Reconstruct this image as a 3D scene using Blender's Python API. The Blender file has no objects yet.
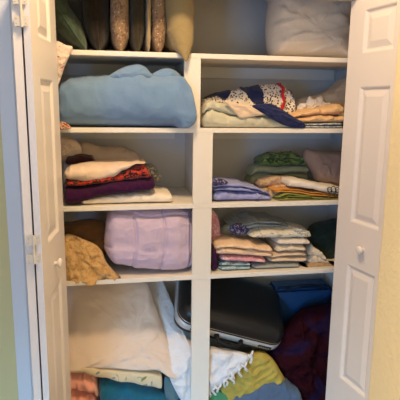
import bpy, bmesh, math, random
from mathutils import Vector, Matrix, noise
random.seed(7)
C = bpy.context.scene.collection
sc = bpy.context.scene
PI = math.pi
# ------------------------------------------------------------------ camera
CX, CY, CZ = -0.2938, -1.75, 1.40
F, YAW, PIT, ROL = 491.35, 0.1811, 0.1895, 0.0118
_fw = Vector((math.sin(YAW)*math.cos(PIT), math.cos(YAW)*math.cos(PIT), -math.sin(PIT)))
_r0 = Vector((math.cos(YAW), -math.sin(YAW), 0)); _u0 = _r0.cross(_fw)
_r = _r0*math.cos(ROL)+_u0*math.sin(ROL); _u = -_r0*math.sin(ROL)+_u0*math.cos(ROL)
def at(px, py, Y):
    d = _fw + _r*((px-200)/F) + _u*((200-py)/F)
    t = (Y-CY)/d.y
    return Vector((CX+d.x*t, Y, CZ+d.z*t))
cam = bpy.data.cameras.new('camera'); co = bpy.data.objects.new('camera', cam); C.objects.link(co)
cam.sensor_width = 36; cam.lens = F/400*36; cam.clip_start = .02
co.matrix_world = Matrix(((_r.x,_u.x,-_fw.x,CX),(_r.y,_u.y,-_fw.y,CY),(_r.z,_u.z,-_fw.z,CZ),(0,0,0,1)))
sc.camera = co
sc.view_settings.view_transform = 'Standard'; sc.view_settings.look = 'None'
sc.view_settings.gamma = 1; sc.view_settings.use_curve_mapping = False
sc.view_settings.exposure = 0.0

# ------------------------------------------------------------------ materials
def lin(c):
    return tuple(((v/255)/12.92 if v/255 <= .04045 else ((v/255+.055)/1.055)**2.4) for v in c)+(1,)
def newmat(name, col, rough=.8, spec=.3, metal=0):
    m = bpy.data.materials.new(name); m.use_nodes = True
    b = m.node_tree.nodes['Principled BSDF']
    b.inputs['Base Color'].default_value = lin(col); b.inputs['Roughness'].default_value = rough
    b.inputs['Specular IOR Level'].default_value = spec; b.inputs['Metallic'].default_value = metal
    return m, m.node_tree, b
def N(nt, typ, **kw):
    n = nt.nodes.new(typ)
    for k, v in kw.items():
        if k in n.inputs: n.inputs[k].default_value = v
        else: setattr(n, k, v)
    return n
def bump(nt, b, sock, strength, dist, prev=None):
    bp = N(nt, 'ShaderNodeBump'); bp.inputs['Strength'].default_value = strength; bp.inputs['Distance'].default_value = dist
    nt.links.new(sock, bp.inputs['Height'])
    if prev: nt.links.new(prev.outputs[0], bp.inputs['Normal'])
    nt.links.new(bp.outputs[0], b.inputs['Normal']); return bp
def coords(nt, scale=(1,1,1)):
    t = N(nt, 'ShaderNodeTexCoord'); mp = N(nt, 'ShaderNodeMapping'); mp.inputs['Scale'].default_value = scale
    nt.links.new(t.outputs['Object'], mp.inputs['Vector']); return mp.outputs[0]
def paint(name, col, peel=0, scale=90, rough=.5, spec=.4):
    m, nt, b = newmat(name, col, rough, spec)
    v = coords(nt)
    n = N(nt, 'ShaderNodeTexNoise', Scale=scale, Detail=3.0); nt.links.new(v, n.inputs['Vector'])
    bump(nt, b, n.outputs[0], .5 if peel else .08, peel or .0006)
    return m
def fabric(name, col, weave=420, wrinkle=.0025, pat=None, sheen=.15, wscale=22):
    """woven cloth: fine weave bump, soft creases, optional printed pattern"""
    m, nt, b = newmat(name, col, .93, .12)
    b.inputs['Sheen Weight'].default_value = sheen; b.inputs['Sheen Roughness'].default_value = .6
    v = coords(nt)
    n = N(nt, 'ShaderNodeTexNoise', Scale=float(weave), Detail=2.0); nt.links.new(v, n.inputs['Vector'])
    p = bump(nt, b, n.outputs[0], .5, .0008)
    w = N(nt, 'ShaderNodeTexNoise', Scale=float(wscale), Detail=4.0, Distortion=.9); nt.links.new(v, w.inputs['Vector'])
    bump(nt, b, w.outputs[0], .6, wrinkle*3, p)
    base = N(nt, 'ShaderNodeRGB'); base.outputs[0].default_value = lin(col); out = base.outputs[0]
    def mixin(fac, c, out):
        mx = N(nt, 'ShaderNodeMix', data_type='RGBA'); nt.links.new(fac, mx.inputs[0]); nt.links.new(out, mx.inputs[6])
        mx.inputs[7].default_value = lin(c); return mx.outputs[2]
    def thresh(sock, lo, hi):
        r = N(nt, 'ShaderNodeMapRange'); r.inputs['From Min'].default_value = lo; r.inputs['From Max'].default_value = hi
        nt.links.new(sock, r.inputs['Value']); return r.outputs[0]
    for (kind, sc_, c, lo, hi) in (pat or []):
        if kind == 'noise':
            q = N(nt, 'ShaderNodeTexNoise', Scale=float(sc_), Detail=2.0, Distortion=1.2); nt.links.new(v, q.inputs['Vector'])
            out = mixin(thresh(q.outputs[0], lo, hi), c, out)
        elif kind == 'spot':
            q = N(nt, 'ShaderNodeTexVoronoi', Scale=float(sc_)); nt.links.new(v, q.inputs['Vector'])
            out = mixin(thresh(q.outputs['Distance'], lo, hi), c, out)
        elif kind in ('wavez', 'wavex'):
            q = N(nt, 'ShaderNodeTexWave', Scale=float(sc_), Distortion=1.5); q.bands_direction = kind[-1].upper()
            nt.links.new(v, q.inputs['Vector']); out = mixin(thresh(q.outputs[1], lo, hi), c, out)
    nt.links.new(out, b.inputs['Base Color'])
    return m
M = {}
M['white'] = paint('white_paint', (236,230,222))
M['shelf'] = paint('shelf_paint', (238,231,218), rough=.45)
M['door'] = paint('door_paint', (238,231,226), rough=.42)
M['casing'] = paint('casing_paint', (232,234,238), rough=.4)
M['inwall'] = paint('closet_wall_paint', (222,216,208), .0012, 120, .8, .2)
M['peel'] = paint('orange_peel_wall', (248,230,186), .006, 75, .7, .25)
M['hall'] = paint('hall_wall', (226,214,160), .002, 75, .8, .2)
M['floor'] = paint('floor_vinyl', (150,125,100), rough=.5)
M['ceil'] = paint('ceiling_paint', (235,232,225), .002, 60, .9, .1)
M['steel'] = newmat('brushed_steel', (200,198,192), .35, .5, 1)[0]
M['band'] = newmat('satin_aluminium', (205,207,208), .42, .6, .35)[0]
M['hinge'] = newmat('painted_hinge', (226,215,196), .4, .5)[0]
M['black'] = newmat('black_moulded_plastic', (20,24,28), .36, .5)[0]
M['blackm'] = newmat('black_rubber', (12,12,13), .55, .4)[0]
M['plate'] = newmat('dark_plate', (40,42,46), .3, .5, .3)[0]

# ------------------------------------------------------------------ object helpers
def meta(o, label=None, cat=None, group=None, kind=None):
    if label: o['label'] = label
    if cat: o['category'] = cat
    if group: o['group'] = group
    if kind: o['kind'] = kind
    return o
def obj(name, bm, m, parent=None, smooth=True):
    bmesh.ops.recalc_face_normals(bm, faces=bm.faces[:])
    me = bpy.data.meshes.new(name); bm.to_mesh(me); bm.free()
    for mm in (m if isinstance(m, (list, tuple)) else [m]): me.materials.append(mm)
    if smooth:
        for p in me.polygons: p.use_smooth = True
    o = bpy.data.objects.new(name, me); C.objects.link(o)
    if parent:
        o.parent = parent
        o.matrix_parent_inverse = parent.matrix_world.inverted()
    return o
def empty(name, loc, label, cat, group=None):
    o = bpy.data.objects.new(name, None); C.objects.link(o); o.location = loc; o.empty_display_size = .05
    bpy.context.view_layer.update()
    return meta(o, label, cat, group)
def bx(bm, x0, x1, y0, y1, z0, z1, bev=0):
    r = bmesh.ops.create_cube(bm, size=1)
    for v in r['verts']:
        v.co = Vector((x0+(v.co.x+.5)*(x1-x0), y0+(v.co.y+.5)*(y1-y0), z0+(v.co.z+.5)*(z1-z0)))
    if bev:
        es = list({e for v in r['verts'] for e in v.link_edges})
        bmesh.ops.bevel(bm, geom=es, offset=bev, segments=2, affect='EDGES')
def box(name, x0, x1, y0, y1, z0, z1, m, parent=None, bev=0):
    bm = bmesh.new(); bx(bm, x0, x1, y0, y1, z0, z1, bev); return obj(name, bm, m, parent, False)
def tube(bm, pts, r, n=8, closed=False):
    pts = [Vector(p) for p in pts]; rings = []; L = len(pts)
    up = Vector((.13, .2, 1)).normalized()
    for i, p in enumerate(pts):
        a = pts[(i-1) % L] if closed or i > 0 else p; b = pts[(i+1) % L] if closed or i < L-1 else p
        t = (b-a).normalized(); s = t.cross(up)
        if s.length < .05: s = t.cross(Vector((1,0,0)))
        s.normalize(); q = s.cross(t); rr = r(i/(L-1)) if callable(r) else r
        rings.append([bm.verts.new(p+(s*math.cos(2*PI*k/n)+q*math.sin(2*PI*k/n))*rr) for k in range(n)])
    for i in range(L if closed else L-1):
        A, B = rings[i], rings[(i+1) % L]
        for k in range(n): bm.faces.new((A[k], A[(k+1) % n], B[(k+1) % n], B[k]))
    if not closed:
        bm.faces.new(rings[0]); bm.faces.new(rings[-1])
def lerp_list(L, x):
    if x <= L[0][0]: return L[0][1]
    for a, b in zip(L, L[1:]):
        if x <= b[0]:
            t = (x-a[0])/max(1e-9, b[0]-a[0]); t = t*t*(3-2*t)
            return a[1]+(b[1]-a[1])*t
    return L[-1][1]
def fbm(x, y, z, o=3): return noise.fractal(Vector((x, y, z)), 1.0, 2.0, o)

def crease(x, y, z, s):
    """sharp-edged creases: ridged noise on warped coordinates, 0..1"""
    wx = noise.noise(Vector((x*6+s, y*6, z*6)))*.9
    return (1-abs(noise.noise(Vector((x*15+wx*2+s, y*9, z*24+wx*2.5)))))**5
def loft_bm(bm, st, yf, yb, n=3.0, e=.02, amp=.003, fx=14, seed=0, res=64, ring=40, taper=.5, back=0, mi=0, cr=1.0):
    """cloth body swept along x. st: [(x, ztop, zbot)], yf / yb: front and back (number or [(x, y)]),
    n: squareness of the section, e: rounding length of both ends, back: how far the rear sits higher"""
    T = [(a, b) for a, b, c in st]; B = [(a, c) for a, b, c in st]
    x0, x1 = st[0][0], st[-1][0]; rings = []
    for i in range(res+1):
        s = i/res; s = .5-.5*math.cos(s*PI) if e else s
        s = .5*s + .5*(i/res); x = x0+(x1-x0)*s
        zt, zb = lerp_list(T, x), lerp_list(B, x)
        a = lerp_list(yf, x) if isinstance(yf, list) else yf
        b = lerp_list(yb, x) if isinstance(yb, list) else yb
        dE = min(x-x0, x1-x); k = 1.0
        if e and dE < e: k = math.sqrt(max(0, 1-(1-dE/e)**2))
        k = max(k, .02); ky = 1-taper*(1-k)
        yc = (a+b)/2; ry = (b-a)/2*ky; rz = (zt-zb)/2*k; zc = zb+rz+((zt-zb)/2-rz)*.75
        R = []
        for j in range(ring):
            t = 2*PI*j/ring; c, sn = math.cos(t), math.sin(t)
            y = yc-ry*math.copysign(abs(c)**(2/n), c); z = zc+rz*math.copysign(abs(sn)**(2/n), sn)
            w = amp*(fbm(x*fx+seed, y*fx*.6, z*fx*1.3+seed*.7)+.5*fbm(x*fx*2.7, y*fx*2, seed+z*fx*3))
            w += amp*1.3*cr*(crease(x, y, z, seed)-.25)
            hz = max(0., min(1., (z-zb)/max(1e-6, zt-zb)))
            z += w*hz*k + back*hz*(y-a)/max(.01, b-a); y -= w*1.3*abs(c)*k
            R.append(bm.verts.new((x, y, z)))
        rings.append(R)
    fs = []
    for A, Bq in zip(rings, rings[1:]):
        for j in range(ring): fs.append(bm.faces.new((A[j], A[(j+1) % ring], Bq[(j+1) % ring], Bq[j])))
    fs.append(bm.faces.new(rings[0])); fs.append(bm.faces.new(rings[-1]))
    for f in fs: f.material_index = mi
    return fs

def pst(L, yf, zbase=None, yt=None):
    """stations from photograph measurements: (px, ytop, ybot) at depth yf; ybot None = resting height zbase"""
    out = []
    for px, a, b in L:
        m = (a+(b if b is not None else a+8))/2
        X = at(px, m, yf)
        zt = at(px, a, yt if yt is not None else yf).z; zb = zbase if b is None else at(px, b, yf).z
        out.append((X.x, zt, zb))
    return out
def cloth(name, L, yf, yb, m, label, cat, layers=1, zbase=None, yt=None, group=None, stag=.006, slump=.25, **kw):
    """folded cloth of `layers` folds, one mesh"""
    st = pst(L, yf if not isinstance(yf, list) else yf[0][1], zbase, yt)
    bm = bmesh.new(); rnd = random.Random(hash(label) % 1 if False else sum(map(ord, label)))
    kw.setdefault('n', 2.6)
    fr = [0]+[ (k+rnd.uniform(-.22, .22))/layers for k in range(1, layers)]+[1]; ph = rnd.uniform(0, 90)
    def frac(k, x): return fr[k]+(0 if k in (0, layers) else .30/layers*noise.noise(Vector((x*11+ph, k*3.7, ph))))
    dense = []
    for i in range(25):
        x = st[0][0]+(st[-1][0]-st[0][0])*i/24
        dense.append((x, lerp_list([(a, b) for a, b, c in st], x), lerp_list([(a, c) for a, b, c in st], x)))
    for k in range(layers):
        s2 = []
        d0, d1 = (rnd.uniform(0, stag) for _ in range(2))
        for i, (x, zt, zb) in enumerate(dense):
            x_ = x + (d0*(1-i/24) - d1*i/24)
            h = zt-zb
            s2.append((x_, zb+h*frac(k+1, x)+(.0012 if k < layers-1 else 0), zb+h*frac(k, x)))
        off = rnd.uniform(0, stag) if layers > 1 else 0
        yfk = [(a, b+off) for a, b in yf] if isinstance(yf, list) else yf+off
        loft_bm(bm, s2, yfk, yb-rnd.uniform(0, .01), seed=rnd.uniform(0, 50), e=kw.get('e', .015), **{a: b for a, b in kw.items() if a != 'e'})
    o = obj(name, bm, m)
    return meta(o, label, cat, group)

def catmull(P, n):
    out = []; L = len(P)
    for i in range(L):
        p0, p1, p2, p3 = P[(i-1) % L], P[i], P[(i+1) % L], P[(i+2) % L]
        for k in range(n):
            t = k/n
            out.append(.5*((2*p1)+(p2-p0)*t+(2*p0-5*p1+4*p2-p3)*t*t+(3*p1-p0-3*p2+p3)*t**3))
    return out
def inflate_bm(bm, P, tf, tb, p=2.6, q=2.2, amp=.004, f=(9, 9), seed=0, cen=None, rings=22, sub=8, fold=None, mi=0):
    """a stuffed or heaped cloth body: outline P (world points) thickened forwards by tf and backwards by tb"""
    O = catmull([Vector(a) for a in P], sub); n = len(O)
    c = Vector(cen) if cen else sum(O, Vector())/n
    def lay(sign, thick):
        R = []
        for k in range(rings):
            s = 1-(k/rings)**1.6 if k else 1.0
            g = thick*(max(0, 1-s**p))**(1/q)
            row = []
            for o in O:
                v = c+(o-c)*s
                w = amp*(fbm(v.x*f[0]+seed, v.z*f[1], seed*.3)+.45*fbm(v.x*f[0]*2.6, v.z*f[1]*2.6+seed, 3.1))*min(1, (1-s)*7)
                w += amp*1.1*(crease(v.x, v.y, v.z, seed)-.25)*min(1, (1-s)*6)
                if fold: w += fold(v)*min(1, (1-s)*6)
                row.append(Vector((v.x, v.y+sign*(g+w), v.z)))
            R.append(row)
        return R
    Fr, Bk = lay(-1, tf), lay(1, tb)
    V0 = [bm.verts.new(v) for v in Fr[0]]; fs = []
    for L_ in (Fr, Bk):
        prev = V0
        for row in L_[1:]:
            cur = [bm.verts.new(v) for v in row]
            for j in range(n): fs.append(bm.faces.new((prev[j], prev[(j+1) % n], cur[(j+1) % n], cur[j])))
            prev = cur
        cv = bm.verts.new(sum((v.co for v in prev), Vector())/n)
        for j in range(n): fs.append(bm.faces.new((prev[j], prev[(j+1) % n], cv)))
    for f_ in fs: f_.material_index = mi
def heap(name, L, Yfun, tf, tb, m, label, cat, group=None, parent=None, **kw):
    P = [at(x, y, Yfun(x, y) if callable(Yfun) else Yfun) for x, y in L]
    if 'cen' in kw and kw['cen']:
        x, y = kw['cen']; kw['cen'] = at(x, y, Yfun(x, y) if callable(Yfun) else Yfun)
    bm = bmesh.new(); inflate_bm(bm, P, tf, tb, **kw)
    o = obj(name, bm, m, parent)
    return meta(o, label, cat, group) if label else o

def pillow_bm(W, H, T, amp=.004, seed=0, res=36, pinch=.06, pw=3.0):
    """standing pillow in the YZ plane: width W along y, height H along z, thickness T along x, base at z=0"""
    bm = bmesh.new(); g = {}
    for side in (1, -1):
        for i in range(res+1):
            for j in range(res+1):
                u, v = -1+2*i/res, -1+2*j/res
                if side < 0 and (i in (0, res) or j in (0, res)): g[(side, i, j)] = g[(1, i, j)]; continue
                u_, v_ = math.sin(u*PI/2), math.sin(v*PI/2)
                f = (max(0, (1-abs(u_)**pw)*(1-abs(v_)**pw)))**.55
                y = u_*W/2*(1-pinch*(1-v_*v_)*0-pinch*(1-abs(v_)**2)*abs(u_)**2)
                z = v_*H/2*(1-pinch*(1-abs(u_)**2)*abs(v_)**2)
                w = amp*(fbm(y*14+seed, z*14, side*3.)+.5*fbm(y*34, z*34+seed, side))*min(1, f*3)
                g[(side, i, j)] = bm.verts.new((side*(T/2*f+w), y, z+H/2))
    for side in (1, -1):
        for i in range(res):
            for j in range(res):
                q = [g[(side, i, j)], g[(side, i+1, j)], g[(side, i+1, j+1)], g[(side, i, j+1)]]
                bm.faces.new(q if side > 0 else q[::-1])
    return bm
def outline_tube(W, H, pinch, r, seed=0):
    pts = []
    for k in range(96):
        t = 4*k/96; s = int(t); a = (t-s)*2-1
        u, v = [(a, -1), (1, a), (-a, 1), (-1, -a)][s]
        u_, v_ = math.sin(u*PI/2), math.sin(v*PI/2)
        pts.append((0, u_*W/2*(1-pinch*(1-abs(v_)**2)*abs(u_)**2), v_*H/2*(1-pinch*(1-abs(u_)**2)*abs(v_)**2)+H/2))
    bm = bmesh.new(); tube(bm, pts, r, 6, True); return bm

# ------------------------------------------------------------------ the room
S1, S2, S3, S4 = 1.5789, 1.3211, 1.0444, .7679     # shelf tops
SB = .10                                           # lowest shelf, just under the picture
TH = .017; BK = .385                                # shelf thickness, back wall
XL, XR = -.615, .715                                # closet side walls
def struct(o): o['kind'] = 'structure'; return o
ZC = 2.42
struct(box('floor', -2.2, 2.2, -4.2, .5, -.05, 0, M['floor']))
struct(box('ceiling', -2.2, 2.2, -4.2, .5, ZC, ZC+.05, M['ceil']))
struct(box('wall_back', XL-.1, XR+.1, BK, BK+.08, 0, ZC, M['inwall']))
struct(box('wall_closet_left', XL-.06, XL, .0, BK, 0, ZC, M['inwall']))
struct(box('wall_closet_right', XR, XR+.06, .0, BK, 0, ZC, M['inwall']))
bm = bmesh.new(); bx(bm, -2.2, -.60, -.02, 0, 0, ZC); bx(bm, -.60, XR, -.02, .0, 1.775, ZC); bx(bm, XR, 2.2, -.02, .0, 0, ZC)
struct(obj('wall_front', bm, M['hall'], None, False))
# side wall of the hall with a rounded outer corner
bm = bmesh.new(); prof = []
WX, WY, r = .4995, -.43, .018
c0 = at(382.5, 200, WY); WX = c0.x
for k in range(9):
    a = PI/2+k/8*PI/2; prof.append((WX+r+r*math.cos(a), WY-r+r*math.sin(a)))
prof += [(WX, -4.2), (2.2, -4.2), (2.2, WY)]
vb = [bm.verts.new((x, y, 0)) for x, y in prof]; vt = [bm.verts.new((x, y, ZC)) for x, y in prof]
for i in range(len(prof)): j = (i+1) % len(prof); bm.faces.new((vb[i], vb[j], vt[j], vt[i]))
bm.faces.new(vb); bm.faces.new(vt)
struct(obj('wall_right', bm, M['peel'], None, False))
struct(box('wall_left', -2.2, -2.12, -4.2, -.02, 0, ZC, M['hall']))
# casing round the opening: left, right, head
def casing(name, x0, x1, z0, z1):
    bm = bmesh.new(); bx(bm, x0, x1, -.034, -.02, z0, z1, .003); bx(bm, x0+.006, x1-.006, -.038, -.034, z0, z1, .0015)
    struct(obj(name, bm, M['casing'], None, False))
casing('trim_1', -.645, -.590, 0, 1.77); casing('trim_2', XR-.012, XR+.05, 0, 1.77); struct(box("trim_3", -.655, XR+.05, -.09, -.0205, 1.772, 1.85, M["casing"], None, .003))

# ------------------------------------------------------------------ bifold doors
def leaf_bm(W, Tk, z0, z1, panels):
    """leaf in local space: x from 0 (guide edge) to W, front face at y=0 looking to -y, thickness towards +y"""
    bm = bmesh.new(); xs = [0, .075, .225, W]; zs = sorted({z0, z1} | {a for p in panels for a in p})
    def q(a): bm.faces.new([bm.verts.new(v) for v in a])
    for i in range(3):
        for za, zb in zip(zs, zs[1:]):
            if i == 1 and (za, zb) in panels:
                rect = lambda ins, d: [(xs[1]+ins, d, za+ins), (xs[2]-ins, d, za+ins), (xs[2]-ins, d, zb-ins), (xs[1]+ins, d, zb-ins)]
                R = [rect(0, 0), rect(.004, .0015), rect(.010, .008), rect(.015, .009), rect(.034, .003), rect(.037, .0025)]
                for A, B in zip(R, R[1:]):
                    for k in range(4): q([A[k], A[(k+1) % 4], B[(k+1) % 4], B[k]])
                q(R[-1])
            else: q([(xs[i], 0, za), (xs[i+1], 0, za), (xs[i+1], 0, zb), (xs[i], 0, zb)])
    for za, zb in zip(zs, zs[1:]):
        q([(0, 0, za), (0, Tk, za), (0, Tk, zb), (0, 0, zb)]); q([(W, 0, za), (W, Tk, za), (W, Tk, zb), (W, 0, zb)])
    q([(0, Tk, z0), (W, Tk, z0), (W, Tk, z1), (0, Tk, z1)])
    for z in (z0, z1): q([(0, 0, z), (W, 0, z), (W, Tk, z), (0, Tk, z)])
    bmesh.ops.remove_doubles(bm, verts=bm.verts[:], dist=1e-5)
    return bm
PAN = [(.365, .83), (.99, 1.472), (1.583, 1.727)]
def place(bm, G, Fp, side):
    """map leaf space: x along G->F, -y = the side the front face looks to (side=+1 looks to +x)"""
    d = Vector((Fp[0]-G[0], Fp[1]-G[1], 0)).normalized(); nrm = Vector((-d.y, d.x, 0))
    if nrm.x*side < 0: nrm = -nrm
    for v in bm.verts:
        x, y, z = v.co; v.co = Vector((G[0], G[1], 0))+d*x-nrm*y+Vector((0, 0, z))
    return bm
def knob_bm():
    bm = bmesh.new(); prof = [(0, .0075), (.003, .008), (.007, .007), (.010, .010), (.013, .0155), (.018, .0165), (.022, .0135), (.0245, .008), (.025, 0)]
    prev = None
    for d, r in prof:
        cur = [bm.verts.new((r*math.cos(2*PI*k/20), -d, r*math.sin(2*PI*k/20))) for k in range(20)] if r else [bm.verts.new((0, -d, 0))]
        if prev:
            if len(cur) > 1:
                for k in range(20): bm.faces.new((prev[k], prev[(k+1) % 20], cur[(k+1) % 20], cur[k]))
            else:
                for k in range(20): bm.faces.new((prev[k], prev[(k+1) % 20], cur[0]))
        prev = cur
    return bm
def bifold(name, G, Fp, J, F2, side, hinges):
    d = empty(name, (G[0], G[1], 0), None, None); struct(d)
    lf = obj('door_leaf', place(leaf_bm(.30, .0185, .03, 1.765, PAN), G, Fp, side), M['door'], d, False)
    # the outer leaf, folded behind: its front face looks away from the opening
    l2 = obj('door_leaf', place(leaf_bm(.30, .022, .03, 1.765, PAN), J, F2, -side), M['door'], d, False)
    b = knob_bm()
    for v in b.verts: v.co += Vector((.155, 0, .905))
    obj('door_knob', place(b, G, Fp, side), M['door'], lf)
    dd = Vector((Fp[0]-G[0], Fp[1]-G[1], 0)).normalized()
    for hz in hinges:
        e1 = Vector((Fp[0], Fp[1], 0)); e2 = Vector((F2[0], F2[1], 0))
        bm = bmesh.new(); s = -side
        for za, zb in ((hz-.040, hz-.014), (hz+.014, hz+.040)):
            bx(bm, min(e1.x+s*.006, e2.x-s*.006), max(e1.x+s*.006, e2.x-s*.006), e1.y-.0045, e1.y-.0015, za, zb, .0008)
        cx = e1.x+s*.0210
        tube(bm, [(cx, e1.y-.004, hz-.042), (cx, e1.y-.004, hz+.042)], .0038, 8)
        obj('hinge', bm, M['hinge'], d, False)
        bm = bmesh.new()
        for za in (hz-.033, hz-.021, hz+.021, hz+.033):
            for xx in (e1.x+s*.011, e1.x+s*.034):
                r_ = bmesh.ops.create_icosphere(bm, subdivisions=2, radius=.0019)
                for v in r_['verts']: v.co = Vector((xx+v.co.x, e1.y-.0045+v.co.y*.4, za+v.co.z))
        obj('hinge_screws', bm, M['steel'], d)
    return d
GL = (-.457, -.05)
aL = math.atan2(.118, 1); FL = (GL[0]-math.sin(aL)*.30, GL[1]-math.cos(aL)*.30)
F2L = (FL[0]-.0185-.005-.0222, FL[1]+.004)
JL = (F2L[0]-.035, F2L[1]+.298)
bifold('door_1', GL, FL, JL, F2L, 1, (.995, 1.637, .33))
GR = (.549, -.05); FR = (.549+.198*.30, -.05-.98*.30)
F2R = (FR[0]+.0185+.005+.0222, FR[1]+.004); JR = (F2R[0]+.012, F2R[1]+.298)
bifold('door_2', GR, FR, JR, F2R, -1, (.995, 1.615, .33))

# ------------------------------------------------------------------ shelving
sh = empty('closet_shelving', (0, 0, 0), 'white painted built-in shelving with a centre upright, filling the open closet', 'shelving')
for z in (S1, S2, S3, S4, SB): box('shelf', XL+.001, XR-.001, 0, BK-.001, z-TH, z, M['shelf'], sh, .0015)
# centre uprights, one length per storey
def upright(x0, x1, z0, z1): box('upright', x0, x1, 0.0003, .0185, z0, z1, M['shelf'], sh, .001)
upright(-.034, .024, S2, S1-TH)
upright(.0, .0714, S3, S2-TH); upright(.0, .0714, S4, S3-TH); upright(.0, .0714, SB, S4-TH); 
for x0, z0, z1 in ((-.014, S2, S1-TH), (.027, S3, S2-TH), (.027, S4, S3-TH)):
    box('partition', x0, x0+.019, .0187, BK-.001, z0, z1, M['shelf'], sh)
for z in (S1, S2, S3, S4):
    for a, b in ((XL+.02, -.02), (.05, XR-.02)): box('wall_cleat', a, b, BK-.020, BK-.001, z-TH-.045, z-TH, M['shelf'], sh, .001)


# ------------------------------------------------------------------ cloth materials
M['blue'] = fabric('blue_microfibre', (112,144,180), 300, .0035, wscale=9, sheen=.3)
M['lilac'] = fabric('lilac_quilted_cotton', (204,184,204), 400, .003, wscale=16)
M['cream'] = fabric('cream_cotton', (228,212,186), 420, .003)
M['pillowcase'] = fabric('ivory_pillowcase', (232,210,190), 420, .004, wscale=12)
M['whitepillow'] = fabric('white_pillowcase', (226,214,200), 420, .004, wscale=12)
M['whitecloth'] = fabric('white_cotton', (232,224,212), 420, .003)
M['shawl'] = fabric('white_knit', (235,232,232), 190, .004, None, .3, 30)
M['khaki'] = fabric('khaki_linen', (150,132,92), 380, .004)
M['paisley'] = fabric('beige_paisley', (152,124,92), 400, .002, [('noise', 60, (122,92,70), .52, .60), ('spot', 75, (206,180,146), .28, .12)])
M['brown'] = fabric('dark_brown_velvet', (34,25,16), 400, .003)
M['olivebrown'] = fabric('olive_brown_cloth', (52,44,24), 400, .003)
M['gold'] = fabric('old_gold_satin', (176,146,84), 500, .003, sheen=.4)
M['leaf'] = fabric('dark_green_leaf_print', (66,84,66), 400, .002, [('noise', 26, (54,68,54), .5, .6)])
M['redwhite'] = fabric('white_red_stripe', (226,206,192), 400, .002, [('noise', 30, (168,60,70), .64, .67)])
M['beads'] = fabric('red_patterned_cloth', (214,180,150), 300, .002, [('noise', 120, (150,52,40), .5, .54), ('spot', 90, (60,44,70), .25, .15)])
M['sage'] = fabric('pale_sage_cotton', (202,198,172), 420, .003)
M['tan'] = fabric('light_tan_cotton', (224,200,172), 420, .003)
M['crochet'] = fabric('white_crochet', (236,226,212), 200, .003, [('spot', 105, (58,50,62), .42, .33)], .3)
M['navy'] = fabric('navy_wool', (34,42,84), 200, .003)
M['red'] = fabric('red_wool', (196,34,44), 200, .003)
M['peach'] = fabric('peach_cotton', (232,190,138), 400, .003)
M['beigeb'] = fabric('pale_beige_gauze', (226,204,172), 300, .003)
M['bluewhite'] = fabric('blue_white_print', (206,208,204), 400, .002, [('noise', 70, (128,138,158), .52, .6)])
M['purple'] = fabric('deep_purple_velvet', (58,18,56), 400, .003, sheen=.06)
M['floralred'] = fabric('black_red_print', (34,26,34), 400, .002, [('noise', 75, (192,58,34), .46, .52), ('spot', 60, (214,150,70), .16, .10)])
M['greylace'] = fabric('grey_floral_lace', (98,98,92), 400, .002, [('noise', 70, (170,165,155), .52, .58)])
M['pinkcream'] = fabric('pinkish_cream_fleece', (232,208,184), 300, .003)
M['maroon'] = fabric('maroon_cloth', (60,22,28), 400, .003)
M['peri'] = fabric('periwinkle_cotton', (152,158,208), 420, .003)
M['peridark'] = fabric('navy_flower_trim', (60,56,88), 300, .002, [('noise', 90, (160,150,180), .55, .6)])
M['green'] = fabric('green_leaf_print', (104,130,70), 400, .002, [('noise', 34, (48,74,38), .5, .58), ('noise', 60, (150,164,100), .60, .66)])
M['greygreen'] = fabric('grey_green_cotton', (160,164,130), 400, .003)
M['mauve'] = fabric('taupe_pink_gauze', (168,142,130), 300, .003)
M['brownprint'] = fabric('brown_print', (200,172,138), 300, .002, [('noise', 80, (170,138,106), .52, .58)])
M['orange'] = fabric('orange_cotton', (206,142,52), 400, .003)
M['olive'] = fabric('olive_green_cotton', (136,138,56), 400, .003)
M['lace'] = fabric('gold_eyelet', (206,168,114), 260, .004, [('noise', 48, (182,140,86), .50, .66)], .2, 36)
M['darkbrown'] = fabric('chocolate_cloth', (96,66,36), 400, .003)
M['palepeach'] = fabric('pale_peach_terry', (238,206,172), 300, .003)
M['ivory'] = fabric('ivory_cotton', (242,230,208), 420, .003)
M['teal'] = fabric('teal_terry', (18,98,124), 160, .003, sheen=.3)
M['tealgrey'] = fabric('grey_teal_cotton', (96,122,128), 300, .003)
M['pinkt'] = fabric('salmon_terry', (248,176,152), 160, .003, sheen=.3)
M['ltpink'] = fabric('rose_pink_cotton', (216,150,166), 300, .003, [('noise', 60, (232,196,200), .5, .6)])
M['aqua'] = fabric('pale_aqua_terry', (168,190,190), 200, .003, [('noise', 40, (110,130,138), .60, .68)])
M['floralblue'] = fabric('cream_blue_floral', (222,216,196), 300, .002, [('noise', 50, (140,156,170), .58, .64), ('noise', 38, (160,168,110), .66, .70)])
M['bluegrey'] = fabric('blue_grey_cotton', (160,166,162), 300, .003)
M['floralcream'] = fabric('cream_bluebell_print', (224,204,166), 300, .002, [('noise', 16, (132,140,142), .62, .66), ('noise', 13, (140,140,70), .66, .70)])
M['yg'] = fabric('yellow_green_cotton', (190,168,82), 400, .004, sheen=0)
M['denim'] = fabric('faded_denim', (84,106,134), 500, .004)
M['kelly'] = fabric('green_terry', (84,150,104), 200, .003)
M['forest'] = fabric('dark_green_cloth', (36,50,42), 300, .003)
M['burg'] = fabric('burgundy_nylon', (44,8,18), 600, .007, [('noise', 6, (34,20,50), .56, .66)], .0, 14)
M['bluecase'] = newmat('blue_vinyl', (30,72,118), .5, .4)[0]
M['bluecased'] = newmat('dark_blue_piping', (14,34,58), .45, .4)[0]

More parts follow.
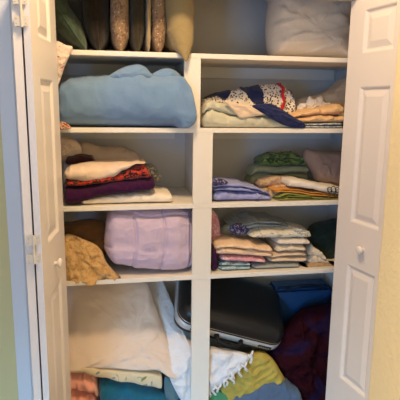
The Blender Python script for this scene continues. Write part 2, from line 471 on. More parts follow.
# ------------------------------------------------------------------ top shelf: cushions and a pillow
def stand(name, pxb, W, H, T, m, label, lean=0, yaw=0, y0=.0, seed=0, piping=None, z=S1, amp=.004, pinch=.06, pymat=None, pw=3.0, group=None):
    p = at(pxb, 50, y0)
    t = empty(name, (p.x, y0+W/2, z), label, 'pillow' if name == 'pillow' else 'cushion', group)
    Mx = Matrix.Translation((p.x, y0+W/2, z)) @ Matrix.Rotation(math.radians(yaw), 4, 'Z') @ Matrix.Rotation(math.radians(lean), 4, 'Y')
    bm = pillow_bm(W, H, T, amp, seed, pinch=pinch, pw=pw); bmesh.ops.transform(bm, matrix=Mx, verts=bm.verts[:])
    lo = min(v.co.z for v in bm.verts)
    for v in bm.verts: v.co.z += z-lo
    obj('cushion_cover', bm, m, t)
    if piping:
        bm = outline_tube(W, H, pinch, .0028); bmesh.ops.transform(bm, matrix=Mx, verts=bm.verts[:])
        for v in bm.verts: v.co.z += z-lo
        obj('piping', bm, piping, t)
    return t
stand('cushion', 86, .34, .40, .085, M['leaf'], 'dark green leaf print cushion leaning over at the left end of the top shelf', lean=-34, seed=2, piping=M['leaf'], y0=.004)
stand('cushion', 99, .34, .42, .100, M['brown'], 'dark brown cushion standing between the leaning green cushion and a beige paisley one', lean=-3, seed=5, piping=M['brown'], y0=.02)
stand('cushion', 121, .34, .42, .066, M['paisley'], 'beige paisley cushion on edge, the left one of two, right of the dark brown cushion', lean=0, seed=9, piping=M['paisley'], pinch=.05, y0=.006, pw=6)
stand('cushion', 138, .33, .42, .058, M['olivebrown'], 'dark olive brown cushion on edge between the two beige paisley cushions', lean=1, seed=12, piping=M['olivebrown'], y0=.012, pw=5)
stand('cushion', 149, .33, .42, .018, M['gold'], 'thin old gold satin cushion pressed against the dark olive one on the top shelf', lean=1, seed=14, y0=.003, pw=5)
stand('cushion', 160, .34, .42, .060, M['paisley'], 'beige paisley cushion on edge, the right one of two, beside the khaki cushion', lean=0, seed=17, piping=M['paisley'], pinch=.05, y0=.006, pw=6)
# the khaki pillow: its front corner droops over the shelf edge
p = at(181, 50, 0)
t = empty('cushion', (p.x, .16, S1), 'plain khaki cushion with one corner drooping over the top shelf edge', 'cushion')
bm = pillow_bm(.36, .42, .104, .006, 21, pinch=.03, pw=7)
for v in bm.verts:
    v.co += Vector((p.x, .165, S1+.004))
    fr = max(0, min(1, (.05-v.co.y)/.06)); lowz = max(0, min(1, (S1+.13-v.co.z)/.13))
    v.co.y -= .022*fr*lowz; v.co.z -= .040*fr*fr*lowz*lowz; v.co.x += .014*fr*lowz
obj('cushion_cover', bm, M['khaki'], t)
# big white pillow leaning on the back wall
L = [(268,6),(266,30),(268,53),(275,57),(305,58.5),(335,60),(346,61),(348,45),(347,20),(350,-8),(310,-16),(272,-14)]
heap('pillow', L, .17, .095, .085, M['whitepillow'], 'large off-white pillow propped upright at the right end of the top shelf', 'pillow', amp=.004, f=(6, 12), p=4.4, q=1.8, seed=3,
     fold=lambda v: .016*max(0, 1-abs(fbm(v.x*2.2+v.z*3, v.z*15-v.x*4.5, 4., 2))*3)**3)
heap('hanging_cloth', [(52,44),(57,41),(66,45),(72.5,47),(70,55),(65,66),(61,78),(57,87),(53,80)], -.016, .012, .012, M['redwhite'],
     'crumpled white cloth with a red stripe hanging off the left end of the top shelf', 'cloth', amp=.004, f=(40, 40))

# ------------------------------------------------------------------ second shelf
st = pst([(50,88,None),(60,79,None),(70,75,None),(90,73,None),(110,72,None),(118,70,None),(127,68,None),(140,68,None),(150,73,None),(160,73,None),(172,72,None),(182,77,None),(190,84,None),(196.5,98,None)], -.02, S2+.001)
bm = bmesh.new()
xr = st[-1][0]
loft_bm(bm, st, [(-.5,.012),(-.3,-.01),(-.1,-.035),(0,-.045)], [(-.42,.33),(-.075,.33),(-.042,-.004),(.1,-.004)], n=3.4, e=.035, amp=.006, fx=7, seed=4, cr=.35, res=110, ring=64)
def lump(L, Y, tf, tb, seed): inflate_bm(bm, [at(x, y, Y) for x, y in L], tf, tb, amp=.003, seed=seed, p=2.2, q=2.0)
lump([(108,79),(116,71),(127,66),(137,64),(144,66),(149,71),(153,79),(130,88)], .045, .045, .05, 1)
lump([(150,78),(157,71),(166,68),(174,70),(181,76),(186,86),(166,90)], .045, .04, .05, 6)
obj('comforter', bm, M['blue']); meta(bpy.data.objects['comforter'], 'large bulky light blue comforter folded up on the second shelf, left bay', 'comforter')
heap('printed_cloth', [(58,123),(62,121.5),(68,124),(71,128.5),(64,129.3),(58,129.3)], -.012, .008, .008, M['beads'], 'small red and beige patterned cloth poking out under the blue comforter', 'cloth', amp=.003, f=(60, 60))

cloth('folded_sheet', [(203,110,None),(209,101,None),(222,103,None),(240,108,None),(262,108,None),(280,113,None),(294,120,None),(297,124,None)], .010, .105, M['sage'],
      'pale sage green folded sheet on the second shelf, in front of the crochet blanket', 'sheet', layers=2, zbase=S2, amp=.0045, n=3.2)
heap('folded_sheet', [(224,101),(232,102),(246,105),(262,107),(268,111),(262,115),(250,117),(241,118.5),(236,114),(229,107)], .004, .006, .006, M['tan'],
     'small pinkish tan folded cloth lying on top of the pale sage sheet', 'sheet', amp=.002, f=(30, 60), p=6, q=2.5)
# crochet blanket
ck = empty('crochet_blanket', (at(250,128,.17).x, .17, S2), 'white and navy crochet blanket with red edging, rolled up on the second shelf', 'blanket')
st = pst([(201,104,None),(206,97,None),(215,94,None),(235,90,None),(255,86.5,None),(270,84.5,None),(284,85,None),(292,90,None),(298,104,None)], .125, S2+.002, .16)
bm = bmesh.new(); loft_bm(bm, st, .115, .255, n=2.2, e=.02, amp=.005, fx=16, seed=8, res=120, ring=72)
o = obj('crochet_body', bm, [M['crochet'], M['navy']], ck)
def inside(P, x, z):
    c = False
    for (x0, z0), (x1, z1) in zip(P, P[1:]+P[:1]):
        if (z0 > z) != (z1 > z) and x < (x1-x0)*(z-z0)/(z1-z0)+x0: c = not c
    return c
NAVY = [[(at(x, y, .13).x, at(x, y, .13).z) for x, y in q] for q in
        ([(196,99),(205,84),(237,84),(229,97),(224,101),(218,96),(204,99)], [(240,86),(262,80),(263.5,112),(260,112),(252,103)], [(288,86),(300,86),(300,112),(296,112),(293,98)])]
for f in o.data.polygons:
    if any(inside(q, f.center.x, f.center.z) for q in NAVY): f.material_index = 1
bm = bmesh.new(); pts = []
for k in range(64):
    a = k/64*2*PI; x = at(281.5, 95, .13).x+.004*math.sin(9*a)+.006*math.sin(a)
    zt = lerp_list([(q, b) for q, b, _ in st], x); zc = (zt+S2)/2; rz = (zt-S2)/2
    pts.append((x, .185-.0765*math.cos(a)*(1+.02*math.sin(16*a)), zc+(rz+.003)*math.copysign(abs(math.sin(a))**.9, math.sin(a))))
tube(bm, pts, .0065, 8, True); 
for v in bm.verts: v.co += v.co.normalized()*.002*noise.noise(v.co*140)
obj('crochet_edging', bm, M['red'], ck)
bm = bmesh.new(); tube(bm, [(at(203.5,100,.11).x+.003*math.sin(k*1.7), .112-.01*math.sin(k*.3), S2+.006+k*.0062) for k in range(12)], .006, 8)
obj('crochet_edging', bm, M['red'], ck)
heap('navy_cloth', [(252,106),(262,104),(272,104),(283,110),(294,117),(304,123),(305,127.5),(298,128.3),(286,126),(275,121),(264,114)], .000, .010, .008, M['navy'],
     'dark navy knitted cloth trailing down over the sage sheet to the shelf edge', 'cloth', amp=.004, f=(40, 50))
cloth('printed_cloth', [(292,124.6,None),(310,123.4,None),(330,123,None),(346,123,None)], .008, .25, M['bluewhite'], 'thin blue and white printed cloth lying under the peach fabric', 'cloth', layers=2, zbase=S2, amp=.0015)
zz = at(320,123.2,.01).z
cloth('folded_fabric', [(289,121,None),(295,114,None),(305,111,None),(320,108.5,None),(335,106,None),(348,104,None)], .016, .20, M['peach'], 'peach coloured folded fabric at the right end of the second shelf', 'fabric', layers=2, zbase=zz, amp=.004, fx=22, stag=.01)
heap('fabric_bundle', [(289,112),(292,104),(302,98),(312,96),(325,92),(336,86),(346,77),(356,80),(356,118),(330,120),(300,119)], .20, .045, .06, M['beigeb'],
     'loose pale beige gauze bundle rising against the wall behind the peach fabric', 'fabric', amp=.009, f=(14, 22), p=3.5)
heap('tissue_wrap', [(297,110),(300,103),(305,104),(309,96),(314,99),(321,95),(324,102),(331,103),(327,109),(318,107),(310,112)], .135, .012, .02, M['whitecloth'],
     'small crumpled whitish wrap resting on the back of the peach fabric', 'cloth', amp=.007, f=(40, 40))

# ------------------------------------------------------------------ third shelf, left
cloth('folded_sheet', [(80,197,None),(110,194,None),(150,191,None),(170,192.5,None),(176,195,None)], .022, .24, M['ivory'], 'cream folded sheet at the bottom of the left stack on the third shelf', 'sheet', layers=1, zbase=S3, yt=.06, amp=.003, n=3.5)
cloth('velvet_cloth', [(62,187,207.5),(72,188,207),(84,186,204.5),(100,184,198.5),(125,182,195.5),(150,180,192.5),(158,178,190)], .004, .20, M['purple'],
      'deep purple velvet cloth folded in the left stack on the third shelf', 'cloth', layers=1, amp=.005, fx=14)
cloth('printed_cloth', [(62,180,187.5),(80,180,187.5),(98,178,185),(118,174,183),(132,167,181.5),(142,164,180),(152,174,179)], .014, .19, M['floralred'],
      'black cloth with red and orange print between the purple velvet and the cream sheet', 'cloth', layers=1, amp=.004)
heap('printed_cloth', [(138,178.5),(140,167),(148,163),(156,168),(161,177),(158,180.5),(148,181)], .13, .02, .02, M['greylace'], 'grey floral lace cloth showing at the right end of the black print', 'cloth', amp=.003, f=(30, 30))
cloth('folded_sheet', [(61,168,180),(70,163.5,182.5),(85,162,185),(97,161.5,184.5),(112,161,180.5),(126,160.5,171.5),(138,160,164.5),(148,161.5,163)], .006, .20, M['pinkcream'],
      'cream folded sheet draped over the top of the left stack on the third shelf', 'sheet', layers=1, amp=.003, n=2.6, yt=.10, fx=16)
cloth('maroon_cloth', [(64,158,166),(80,156,166),(92,157,166),(96,161,166)], .10, .2, M['maroon'], 'dark maroon cloth tucked under the pale roll on the third shelf', 'cloth', amp=.003)
bpy.data.objects['maroon_cloth'].name = 'tucked_cloth'
cloth('rolled_blanket', [(60,150,None),(68,145,None),(85,144,None),(105,147,None),(122,149,None),(135,153,None),(147,163,None)], .215, .35, M['pinkcream'], 'pale pinkish cream blanket rolled at the back of the third shelf', 'blanket', zbase=S3, amp=.006, n=2.3, fx=10, yt=.24, e=.03)
heap('cloth_bundle', [(54,160),(56,142),(62,137),(72,138),(80,144),(82,152),(74,158),(64,161)], .175, .03, .03, M['pinkcream'], 'crumpled cream cloth bundle in the left back corner of the third shelf', 'cloth', amp=.007, f=(24, 24))

# ------------------------------------------------------------------ third shelf, right
pf = empty('x', (0,0,0), None, None); bpy.data.objects.remove(pf)
cloth('folded_sheet', [(211.5,192.5,None),(225,192,None),(245,193,None),(262,194,None),(274,196,None)], .022, .22, M['peri'], 'periwinkle blue folded sheet, the lower of the pair on the third shelf', 'sheet', layers=1, zbase=S3, amp=.006, fx=20)
o = cloth('folded_sheet', [(211.5,183,191.8),(222,180.5,191.3),(240,181.5,192),(255,185,193),(266,189,194),(273,193,195.5)], .020, .20, M['peri'], 'periwinkle blue folded sheet with a dark flowered corner, upper of the pair', 'sheet', layers=2, amp=.004, fx=18, yt=.07)
heap('flowered_trim', [(212,181.5),(216,178.5),(224,179.5),(228,183),(222,185),(214,185.5)], .015, .006, .006, M['peridark'], None, None, parent=o, amp=.003, f=(60, 60))
cloth('folded_cloth', [(258,180,None),(275,176,None),(290,176,None),(302,178,None)], .10, .17, M['brownprint'], 'tan folded cloth under the green printed stack on the third shelf', 'cloth', layers=2, zbase=S3, amp=.003, yt=.12)
cloth('folded_cloth', [(268,190,None),(280,185,None),(292,186,None),(300,188,None)], .062, .095, M['brownprint'], 'brown printed cloth tucked between the periwinkle and orange sheets', 'cloth', zbase=S3, amp=.002)
zt = at(280,179,.14).z
cloth('folded_cloth', [(250,171,None),(258,165,None),(280,167,None),(300,165,None),(312,166,None)], .185, .30, M['greygreen'], 'grey green folded cloth with a pale edge below the leafy green one', 'cloth', layers=3, zbase=S3, amp=.003)
zt = at(280,165.8,.19).z
cloth('folded_cloth', [(259,161,166.5),(266,156.5,166),(275,154,167),(292,154,165.5),(304,157,166),(312,162,167)], .175, .29, M['green'], 'leafy green printed cloth on top of the grey green stack', 'cloth', layers=2, amp=.006, fx=22)
heap('fabric_bundle', [(306,150),(312,149.5),(325,152),(345,154),(347,184),(330,184),(316,181),(311,170),(304,158)], .17, .045, .05, M['mauve'], 'taupe pink gauze bundle at the right end of the third shelf', 'fabric', amp=.006, f=(18, 14), p=3.5)
cloth('folded_cloth', [(276,197.5,None),(288,193,None),(305,195,None),(322,198,None),(342,199,None)], .014, .20, M['olive'], 'olive green folded cloth on the shelf edge beneath the orange one', 'cloth', layers=3, zbase=S3, amp=.003, fx=20)
cloth('folded_cloth', [(274,190.5,193.5),(284,188.5,193),(298,189,194.2),(315,192,197),(342,195,198)], .020, .19, M['orange'], 'orange folded cloth lying between the olive cloth and the white towel', 'cloth', layers=2, amp=.002, fx=16)
wt = cloth('folded_towel', [(289,179,187),(300,179,188),(312,181.5,189.5),(324,184,192.2),(332,185.5,194.3),(344,186.5,195)], .018, .16, M['whitecloth'], 'white folded towel embroidered in green, on top of the orange cloth', 'towel', layers=1, amp=.0006, yt=.05, n=4.5, e=.006)
bm = bmesh.new(); rnd = random.Random(3)
for x0, y0, sc_ in ((329.5,189.5,1.0),(333.5,189,1.15),(337.5,189.8,1.0)):   # looped monogram-like embroidery
    pts = []
    for k in range(22):
        a = k/21*2*PI*1.25+.6
        q = at(x0+2.4*sc_*math.cos(a)*(1-.02*k), y0+2.6*sc_*math.sin(a)*(1-.012*k)+(.18*k if k > 14 else 0), .0135); pts.append(q)
    tube(bm, pts, .0016, 6)
tube(bm, [at(326+k*1.6, 192.4+.5*math.sin(k*1.3), .0135) for k in range(9)], .0012, 6)
obj('embroidery', bm, M['forest'], wt)

# ------------------------------------------------------------------ fourth shelf, left
st = pst([(103,232,262),(107,215,264),(118,211,268),(140,210.5,272),(165,209.5,273.5),(190,209.5,273),(200,211,271)], .03, None)
zmin = min(c for a, b, c in st); st = [(a, min(b, S3-TH-.004), max(c, S4+.001)) for a, b, c in st]
vx = [at(q, 240, .03).x for q in (131, 160, 189)]; hz = [at(150, 249, .03).z, at(150, 216, .03).z]
bm = bmesh.new(); fs = loft_bm(bm, st, [(-.35,.04),(-.28,.010),(-.06,.004),(-.012,.016),(-.004,.028),(.02,.03)], .36, n=4.6, e=.04, amp=.0035, fx=9, cr=.4, seed=31, res=150, ring=220)
for v in bm.verts:
    if v.co.y < .2:
        w = v.co.z+.08*(v.co.x-vx[1])*.8
        d = sum(math.exp(-((v.co.x+.02*math.sin(v.co.z*12)-a)/.0045)**2) for a in vx)+sum(math.exp(-((w+.006*math.sin(v.co.x*30)-b)/.0045)**2) for b in hz)
        puff = .010*abs(math.sin((v.co.x-vx[0])/(vx[1]-vx[0])*PI))**.6
        v.co.y += .010*min(1, d)-puff*.4*(v.co.y < .1)*(v.co.x < -.02)+.003
o = obj('comforter', bm, M['lilac']); meta(o, 'thick lilac quilted comforter filling the left bay of the fourth shelf', 'comforter')
heap('eyelet_cloth', [(64,238),(72,235),(84,240),(95,245),(102,252),(106,262),(112,270),(119,278),(120,283),(108,285.5),(92,286.5),(76,287),(68,285),(64,268)],
     lambda x, y: .012+max(0, (283-y))/55*.06, .016, .05, M['lace'], 'crumpled gold eyelet cloth at the left end of the fourth shelf', 'cloth', amp=.012, f=(22, 26), p=4)
heap('cloth_bundle', [(60,226),(72,222),(90,219),(104,222),(108,232),(108,250),(96,262),(74,262),(60,256)], .12, .04, .05, M['darkbrown'], 'dark brown cloth bundle behind the gold eyelet cloth', 'cloth', amp=.007, f=(12, 14), p=3.5)

# ------------------------------------------------------------------ fourth shelf, right
y0 = .020
cloth('folded_towel', [(219.5,264,None),(224,262.5,None),(235,263,None),(250,263.5,None),(253,265,None)], .024, .22, M['aqua'], 'pale aqua towel at the bottom left of the fourth shelf towel stack', 'towel', layers=2, zbase=S4, amp=.005, fx=20)
cloth('folded_towel', [(253.5,265,None),(270,264.5,None),(290,264,None),(301,264.5,None)], .026, .22, M['bluegrey'], 'pale grey folded towel at the bottom of the right-hand pile, fourth shelf', 'towel', layers=1, zbase=S4, amp=.002)
cloth('folded_cloth', [(211.3,248,None),(214,247,None),(219,252,None)], .021, .10, M['purple'], 'narrow purple cloth squeezed between the upright and the towel stack', 'cloth', zbase=S4, amp=.002, e=.004)
cloth('folded_towel', [(220,256,262),(232,256.5,262.5),(250,258,263),(268,259,263.8)], .022, .21, M['ltpink'], 'rose pink folded towel between the aqua towel and the peach one', 'towel', layers=1, amp=.003)
cloth('folded_towel', [(215,243,255.5),(219,239,255.8),(232,237.5,256),(250,239,257),(264,241.5,258),(275,243.5,257.5)], .018, .20, M['palepeach'], 'thick peach folded towel on top of the left pile, fourth shelf', 'towel', layers=2, amp=.0045, yt=.10, n=3)
cloth('folded_towel', [(269.5,256,263.5),(285,253,263.5),(300,252.5,263.8),(310,253,263)], .024, .21, M['tan'], 'pinkish cream folded towel just above the pale grey one, right pile', 'towel', layers=2, amp=.003)
cloth('folded_towel', [(276.5,246.5,254.5),(285,246,252.6),(298,246,252.2),(309,247,252.2)], .026, .21, M['cream'], 'cream folded towel in the middle of the right pile, fourth shelf', 'towel', layers=1, amp=.003)
cloth('folded_towel', [(277,240,246),(290,240,245.7),(305,239.5,245.7),(313,241,245.5)], .024, .21, M['whitecloth'], 'white folded towel beneath the floral one, right pile', 'towel', layers=1, amp=.003)
cloth('folded_cloth', [(250,232,239),(262,229,239.5),(280,228,239.7),(298,227,239.3),(311,229,239),(314,233,238)], .034, .2, M['floralblue'], 'cream cloth with blue and green floral print near the top of the right pile', 'cloth', layers=1, amp=.004, yt=.07)
cloth('folded_cloth', [(233,224,231),(245,219,230),(258,216,229),(275,217,228),(290,221,227.5),(299,225,228)], .085, .28, M['bluegrey'], 'crumpled blue grey cloth lying on top of the floral one', 'cloth', layers=2, amp=.005, yt=.17, fx=22)
heap('navy_cloth', [(229,229),(234,224),(240,223),(247,226),(249,231),(243,235),(234,234)], .10, .015, .015, M['peridark'], 'small scrunched navy cloth left of the blue grey cloth', 'cloth', amp=.006, f=(50, 50))
heap('cloth_bundle', [(222,238),(222,228),(232,222),(242,220),(250,226),(250,238),(236,241)], .20, .03, .03, M['sage'], 'dull olive cloth heap at the back behind the peach towel', 'cloth', amp=.005, f=(30, 30))
heap('hanging_cloth', [(209,212),(213,211),(217,216),(220,228),(220,242),(216,250),(210,250)], .13, .012, .012, M['ltpink'], 'pink cloth standing against the upright on the fourth shelf', 'cloth', amp=.003, f=(30, 30))
heap('cloth_bundle', [(308,232),(314,224),(326,221),(342,222),(345,262),(330,266),(318,262),(311,250)], .17, .05, .05, M['forest'], 'dark green cloth bundle at the right end of the fourth shelf', 'cloth', amp=.008, f=(18, 18), p=3.5)
cloth('folded_cloth', [(309,250,None),(314,247.5,None),(319,251,None),(325,257,None),(331,263.5,None)], .058, .14, M['cream'], 'small cream cloth flopping down the right side of the towel pile', 'cloth', layers=2, zbase=S4, amp=.006, fx=26)
cloth('folded_cloth', [(303,265,None),(315,262,None),(328,262.5,None),(340,263,None)], .030, .10, M['brownprint'], 'flat brown printed cloth on the shelf right of the towel pile', 'cloth', zbase=S4, amp=.002, yt=.07)

# ------------------------------------------------------------------ bottom compartment
def Yp(x, y): return .055+(368-y)/84*.19
heap('pillow', [(60,284),(80,280),(110,279),(144,281),(154,300),(161,320),(169,342),(176,360),(179,376),(172,378),(158,370),(140,370),(115,368),(90,367),(62,365)], Yp, .028, .04, M['pillowcase'],
     'ivory pillow slumped in the bottom left bay beside the suitcase', 'pillow', amp=.007, f=(7, 12), p=5, q=2.2, seed=11, fold=lambda v: .018*max(0, fbm(v.x*7+v.z*9, v.z*26-v.x*9, 9.)))
cloth('folded_quilt', [(60,364.5,373.5),(80,366,375),(100,369,380),(125,371,385),(150,372.5,389.5),(164,374,392)], .040, .24, M['floralcream'], 'cream quilt with blue and green flowers folded under the ivory pillow', 'quilt', layers=1, amp=.002, n=4, e=.008)
heap('folded_cloth', [(164.5,378),(170,378),(177,384),(181,393),(176,400),(166,398)], .060, .012, .03, M['tealgrey'], 'grey teal cloth corner right of the flowered quilt', 'cloth', amp=.003, f=(30, 30))
cloth('folded_towel', [(97,382,None),(110,383.5,None),(130,388,None),(150,392.5,None),(170,396,None),(189,398,None)], .040, .30, M['teal'], 'deep teal towel folded at the bottom of the left bay', 'towel', layers=2, zbase=SB, amp=.006)
cloth('folded_towel', [(62,376,None),(72,376,None),(84,377,None),(94,379.5,None),(100,390,None)], .036, .30, M['pinkt'], 'salmon pink towel folded beside the teal towel', 'towel', layers=3, zbase=SB, amp=.007, fx=20)
# white shawl with a knotted fringe
def Ys(x, y): return max(.040, .050+(352-y)/70*.22+(.055*min(1, max(0, (186-x)/10))*min(1, max(0, (372-y)/20))))
sw = heap('fringed_blanket', [(141,285),(152,281),(163,281),(168,302),(173,322),(182,336),(200,345),(225,350),(243,353),(250,357),(243,367),(231,377),(216,388),(206,398),(196,410),(184,404),(175,390),(168,374),(160,352),(153,330),(147,310)],
     Ys, .014, .03, M['shawl'], 'white knitted blanket with a fringe, spread under the black suitcase', 'blanket', amp=.009, f=(16, 16), p=5, cen=(192, 352), seed=5)
rnd = random.Random(5)
edge = [(251,357),(247,364),(241,369.5),(236,374),(231,378),(226,382),(221,386),(216,389.5),(212,393),(208,397),(253,353.5),(244,366.5),(233.5,376),(228.5,380),(218.5,388)]
for (x, y) in edge:
    dx, dy = rnd.uniform(-1.5, 4.5), rnd.uniform(5, 9.5)
    bm = bmesh.new(); pts = []
    for k in range(9):
        t_ = k/8; pts.append(at(x-2.2+dx*t_+1.8*math.sin(t_*4+x), y-2.4+dy*t_, .030-.006*math.sin(t_*3)))
    tube(bm, pts, lambda q: .0038+.0016*math.sin(q*9+x)**2, 7)
    for v in bm.verts: v.co += Vector((1, 1, 1))*.0012*noise.noise(v.co*160)
    obj('tassel', bm, M['shawl'], sw)
heap('folded_cloth', [(214,398),(222,386),(236,368),(248,357),(262,353),(272,358),(280,370),(284,380),(270,384),(256,388),(244,398),(232,403)], .075, .022, .08, M['yg'],
     'yellow green cloth heaped below the suitcase, right of the white fringe', 'cloth', amp=.010, f=(14, 16), p=4, seed=7)
heap('folded_cloth', [(205,392),(214,389),(224,393),(230,402),(226,412),(206,412)], .060, .014, .04, M['kelly'], 'green terry cloth corner showing under the white fringe', 'cloth', amp=.004, f=(30, 30))
cloth('denim_cloth', [(228,401,None),(242,396,None),(258,389,None),(272,383,None),(288,384,None),(300,390,None),(306,402,None)], .038, .14, M['denim'], 'faded denim cloth along the bottom of the right bay', 'cloth', layers=1, zbase=SB, amp=.005, fx=14)

# black hard suitcase, tilted with its handle side towards the front
A, RO = math.radians(61), math.radians(18.5)
W_, H_, RC = .475, .300, .060
base = at(232, 338.5, .074)
ey = Vector((0, math.sin(A), math.cos(A))); ez = Vector((0, -math.cos(A), math.sin(A))); ex = Vector((1, 0, 0))
Rm = Matrix.Rotation(RO, 3, 'Y'); ex, ey, ez = Rm @ ex, Rm @ ey, Rm @ ez
Rm2 = Matrix(((ex.x,ey.x,ez.x),(ex.y,ey.y,ez.y),(ex.z,ey.z,ez.z)))
Ms = Matrix.Translation(base) @ Rm2.to_4x4()      # local: x along the handle side, y up the slope, z out of the lid; origin mid handle side at the seam
OFFX = -.012
def rrect(ins, z, n=10):
    out = []; w, h, r = W_/2-ins, H_/2-ins, max(.012, RC-ins*.6)
    for cx, cy, a0 in ((w-r, h-r, 0), (-w+r, h-r, PI/2), (-w+r, -h+r, PI), (w-r, -h+r, 1.5*PI)):
        for k in range(n+1):
            a = a0+k/n*PI/2; out.append(Vector((cx+r*math.cos(a)+OFFX, cy+r*math.sin(a)+H_/2, z)))
    return out
def shell(levels, cap0=True, cap1=True):
    bm = bmesh.new(); prev = None
    for ins, z in levels:
        cur = [bm.verts.new(Ms @ p) for p in rrect(ins, z)]
        if prev:
            L_ = len(cur)
            for k in range(L_): bm.faces.new((prev[k], prev[(k+1) % L_], cur[(k+1) % L_], cur[k]))
        elif cap0: bm.faces.new(cur)
        prev = cur
    if cap1: bm.faces.new(prev)
    return bm
sc_t = empty('suitcase', base, 'black hard shell suitcase with a silver band, tilted behind the centre upright', 'suitcase')
obj('suitcase_lid', shell([(.002,.016),(0,.02),(.0005,.034),(.002,.050),(.006,.064),(.014,.076),(.026,.084),(.040,.088),(.060,.090)]), M['black'], sc_t)
obj('suitcase_base', shell([(.030,-.052),(.014,-.046),(.004,-.034),(0,-.020),(.002,-.014)]), M['black'], sc_t)
obj('rim_trim', shell([(.0025,.0265),(-.0005,.0275),(-.0005,.0290),(.0025,.0300)]), M['steel'], sc_t)
obj('metal_band', shell([(.0015,-.0142),(-.002,-.012),(-.002,.014),(.0015,.0162)]), M['band'], sc_t)
def loc(bm): bmesh.ops.transform(bm, matrix=Ms, verts=bm.verts[:]); return bm
bm = bmesh.new(); tube(bm, [(-.055+OFFX,.0,.004),(-.056+OFFX,-.016,.002),(-.046+OFFX,-.026,-.004),(-.02+OFFX,-.030,-.008),(.015+OFFX,-.030,-.008),(.040+OFFX,-.026,-.004),(.050+OFFX,-.016,.002),(.05+OFFX,.0,.004)], .0085, 10)
hd = obj('carry_handle', loc(bm), M['blackm'], sc_t)
for hx in (-.060, .050):
    bm = bmesh.new(); bx(bm, hx-.009+OFFX, hx+.009+OFFX, -.010, -.0015, -.006, .012, .003); obj('handle_mount', loc(bm), M['blackm'], hd, False)
bm = bmesh.new(); bx(bm, .118, .178, -.0065, -.0015, -.0058, .0066, .002)
lt = obj('latch', loc(bm), M['plate'], sc_t, False)
bm = bmesh.new()
for k in range(6): bx(bm, .124+k*.008, .129+k*.008, -.0078, -.0062, -.002, .003, .0005)
obj('emblem_lettering', loc(bm), M['steel'], lt, False)
bm = bmesh.new(); bx(bm, -.185, -.145, -.0065, -.0015, -.0058, .0066, .002); obj('latch', loc(bm), M['plate'], sc_t, False)

# blue soft suitcase standing behind
bx0 = at(272, 300, .24).x; zt = at(300, 287, .24).z
bt = empty('suitcase', ((bx0+.70)/2, .3, SB), 'blue vinyl suitcase standing at the back of the bottom right bay', 'suitcase')
box('suitcase_body', bx0, .70, .24, .355, SB, zt, M['bluecase'], bt, .022)
bm = bmesh.new(); e_ = .012
tube(bm, [(bx0+.03,.243,zt-.004),(.67,.243,zt-.004),(.697,.243,zt-.03),(.697,.243,SB+.03),(.67,.243,SB+.006),(bx0+.03,.243,SB+.006),(bx0+.003,.243,SB+.03),(bx0+.003,.243,zt-.03)], .004, 8, True)
obj('piping', bm, M['bluecased'], bt)
hc = at(306, 286, .23)
bm = bmesh.new(); tube(bm, [(hc.x-.075,.236,hc.z-.012),(hc.x-.06,.224,hc.z+.001),(hc.x-.03,.218,hc.z+.008),(hc.x+.03,.218,hc.z+.008),(hc.x+.06,.224,hc.z+.001),(hc.x+.075,.236,hc.z-.012)], .007, 8)
obj('carry_handle', bm, M['bluecased'], bt)
for s in (-1, 1): box('handle_mount', hc.x+s*.078-.014, hc.x+s*.078+.014, .226, .241, hc.z-.022, hc.z-.004, M['bluecased'], bt, .003)

# burgundy duffel
bg = heap('duffel_bag', [(290,322),(300,312),(318,306),(345,308),(352,360),(345,412),(320,418),(302,405),(290,385),(276,370),(268,352),(276,338)], .150, .085, .07, M['burg'],
     'slumped burgundy nylon duffel bag in front of the blue suitcase', 'bag', amp=.018, f=(10, 12), p=2.6, seed=13, fold=lambda v: .035*max(0, fbm(v.x*9+v.z*5, v.z*13-v.x*7, 2.)))
bm = bmesh.new(); P = [(300,322),(304,338),(306,352),(300,366),(290,378)]
for k in range(4):
    pass
tube(bm, [at(x, y, .068+.006*math.sin(i)) for i, (x, y) in enumerate(P)], .0055, 8)
obj('strap', bm, M['burg'], bg)

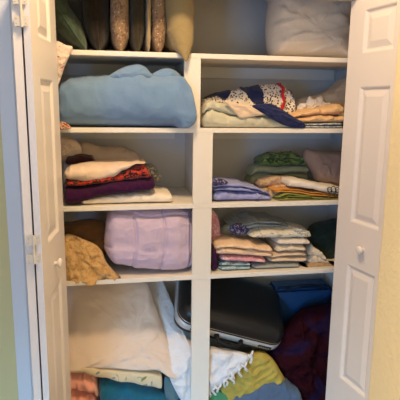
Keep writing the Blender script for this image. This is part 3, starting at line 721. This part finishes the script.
# everything soft stays inside its storey: it presses flat against boards and walls
FLOORS = [(S1, 9), (S2, S1-TH), (S3, S2-TH), (S4, S3-TH), (SB, S4-TH)]
for o in list(C.objects):
    if o.type != 'MESH' or o.get('kind') or (o.parent and o.parent.name in ('closet_shelving', 'door_1', 'door_2')) or (o.parent and o.parent.parent): continue
    if 'suitcase' in (o.parent.name if o.parent else '') : continue
    vs = o.data.vertices; Wm = o.matrix_world; zc = sum(v.co.z for v in vs)/len(vs)
    if o.name.startswith('hanging_cloth') and zc > 1.4: continue
    lo, hi = next(((a, b_) for a, b_ in FLOORS if zc > a), (0, 9))
    for v in vs:
        c = v.co
        if o.name.startswith('cushion_cover') and c.y < .03 : continue
        if c.y > -.001:
            c.z = min(max(c.z, lo+.0004), hi-.0004)
            cl = BK-.0215 if c.z > hi-.046 else BK-.0015
            c.y = min(c.y, cl); c.x = min(max(c.x, XL+.002), XR-.002)
            if lo == SB and -.004 < c.x < .076: c.y = max(c.y, .0195)

for o in C.objects:
    if o.parent or not o.get('label'): continue
    l = o['label']
    if o.name.startswith('cushion'): o['group'] = 'cushions standing on the top shelf'
    elif o.name.startswith('folded_towel') and ('pile' in l or 'stack' in l or 'aqua' in l): o['group'] = 'folded towels on the fourth shelf'
    elif o.name.startswith('folded_towel') and 'beside' in l or 'deep teal' in l: o['group'] = 'towels at the bottom of the left bay'
    elif 'periwinkle' in l: o['group'] = 'periwinkle sheets on the third shelf'
# ------------------------------------------------------------------ light
def area(name, loc, target, size, col, power, sy=None, spread=None):
    l = bpy.data.lights.new(name, 'AREA'); l.size = size; l.color = col; l.energy = power
    if sy: l.shape = 'RECTANGLE'; l.size_y = sy
    if spread: l.spread = math.radians(spread)
    o = bpy.data.objects.new(name, l); C.objects.link(o); o.location = loc
    o.rotation_euler = (Vector(target)-Vector(loc)).to_track_quat('-Z', 'Y').to_euler(); return o
area('hall_lamp_and_fill', (-.16, -.70, 2.36), (0, -.2, 1.0), .20, (1.0, .70, .41), 15.8)
area('hall_lamp_and_fill', (-.9, -2.0, 2.34), (.5, -1.1, .5), .25, (1.0, .82, .50), 3.6, None, 45)  # added warm fill aimed at the right wall to brighten it, not a fixture
area('window_daylight', (-2.0, -3.0, .95), (.1, 0, 1.0), .9, (.14, .41, 1.0), 36, 1.0)
area('low_cool_fill', (-1.3, -2.5, .35), (.0, 0, .02), .7, (.22, .62, 1.0), 2.2, .5, 38)  # added cool fill that tints the lowest storey, no window stands there
w = bpy.data.worlds.new('world'); sc.world = w; w.use_nodes = True
w.node_tree.nodes['Background'].inputs[0].default_value = (1.0, .97, .80, 1)
w.node_tree.nodes['Background'].inputs[1].default_value = 1.02
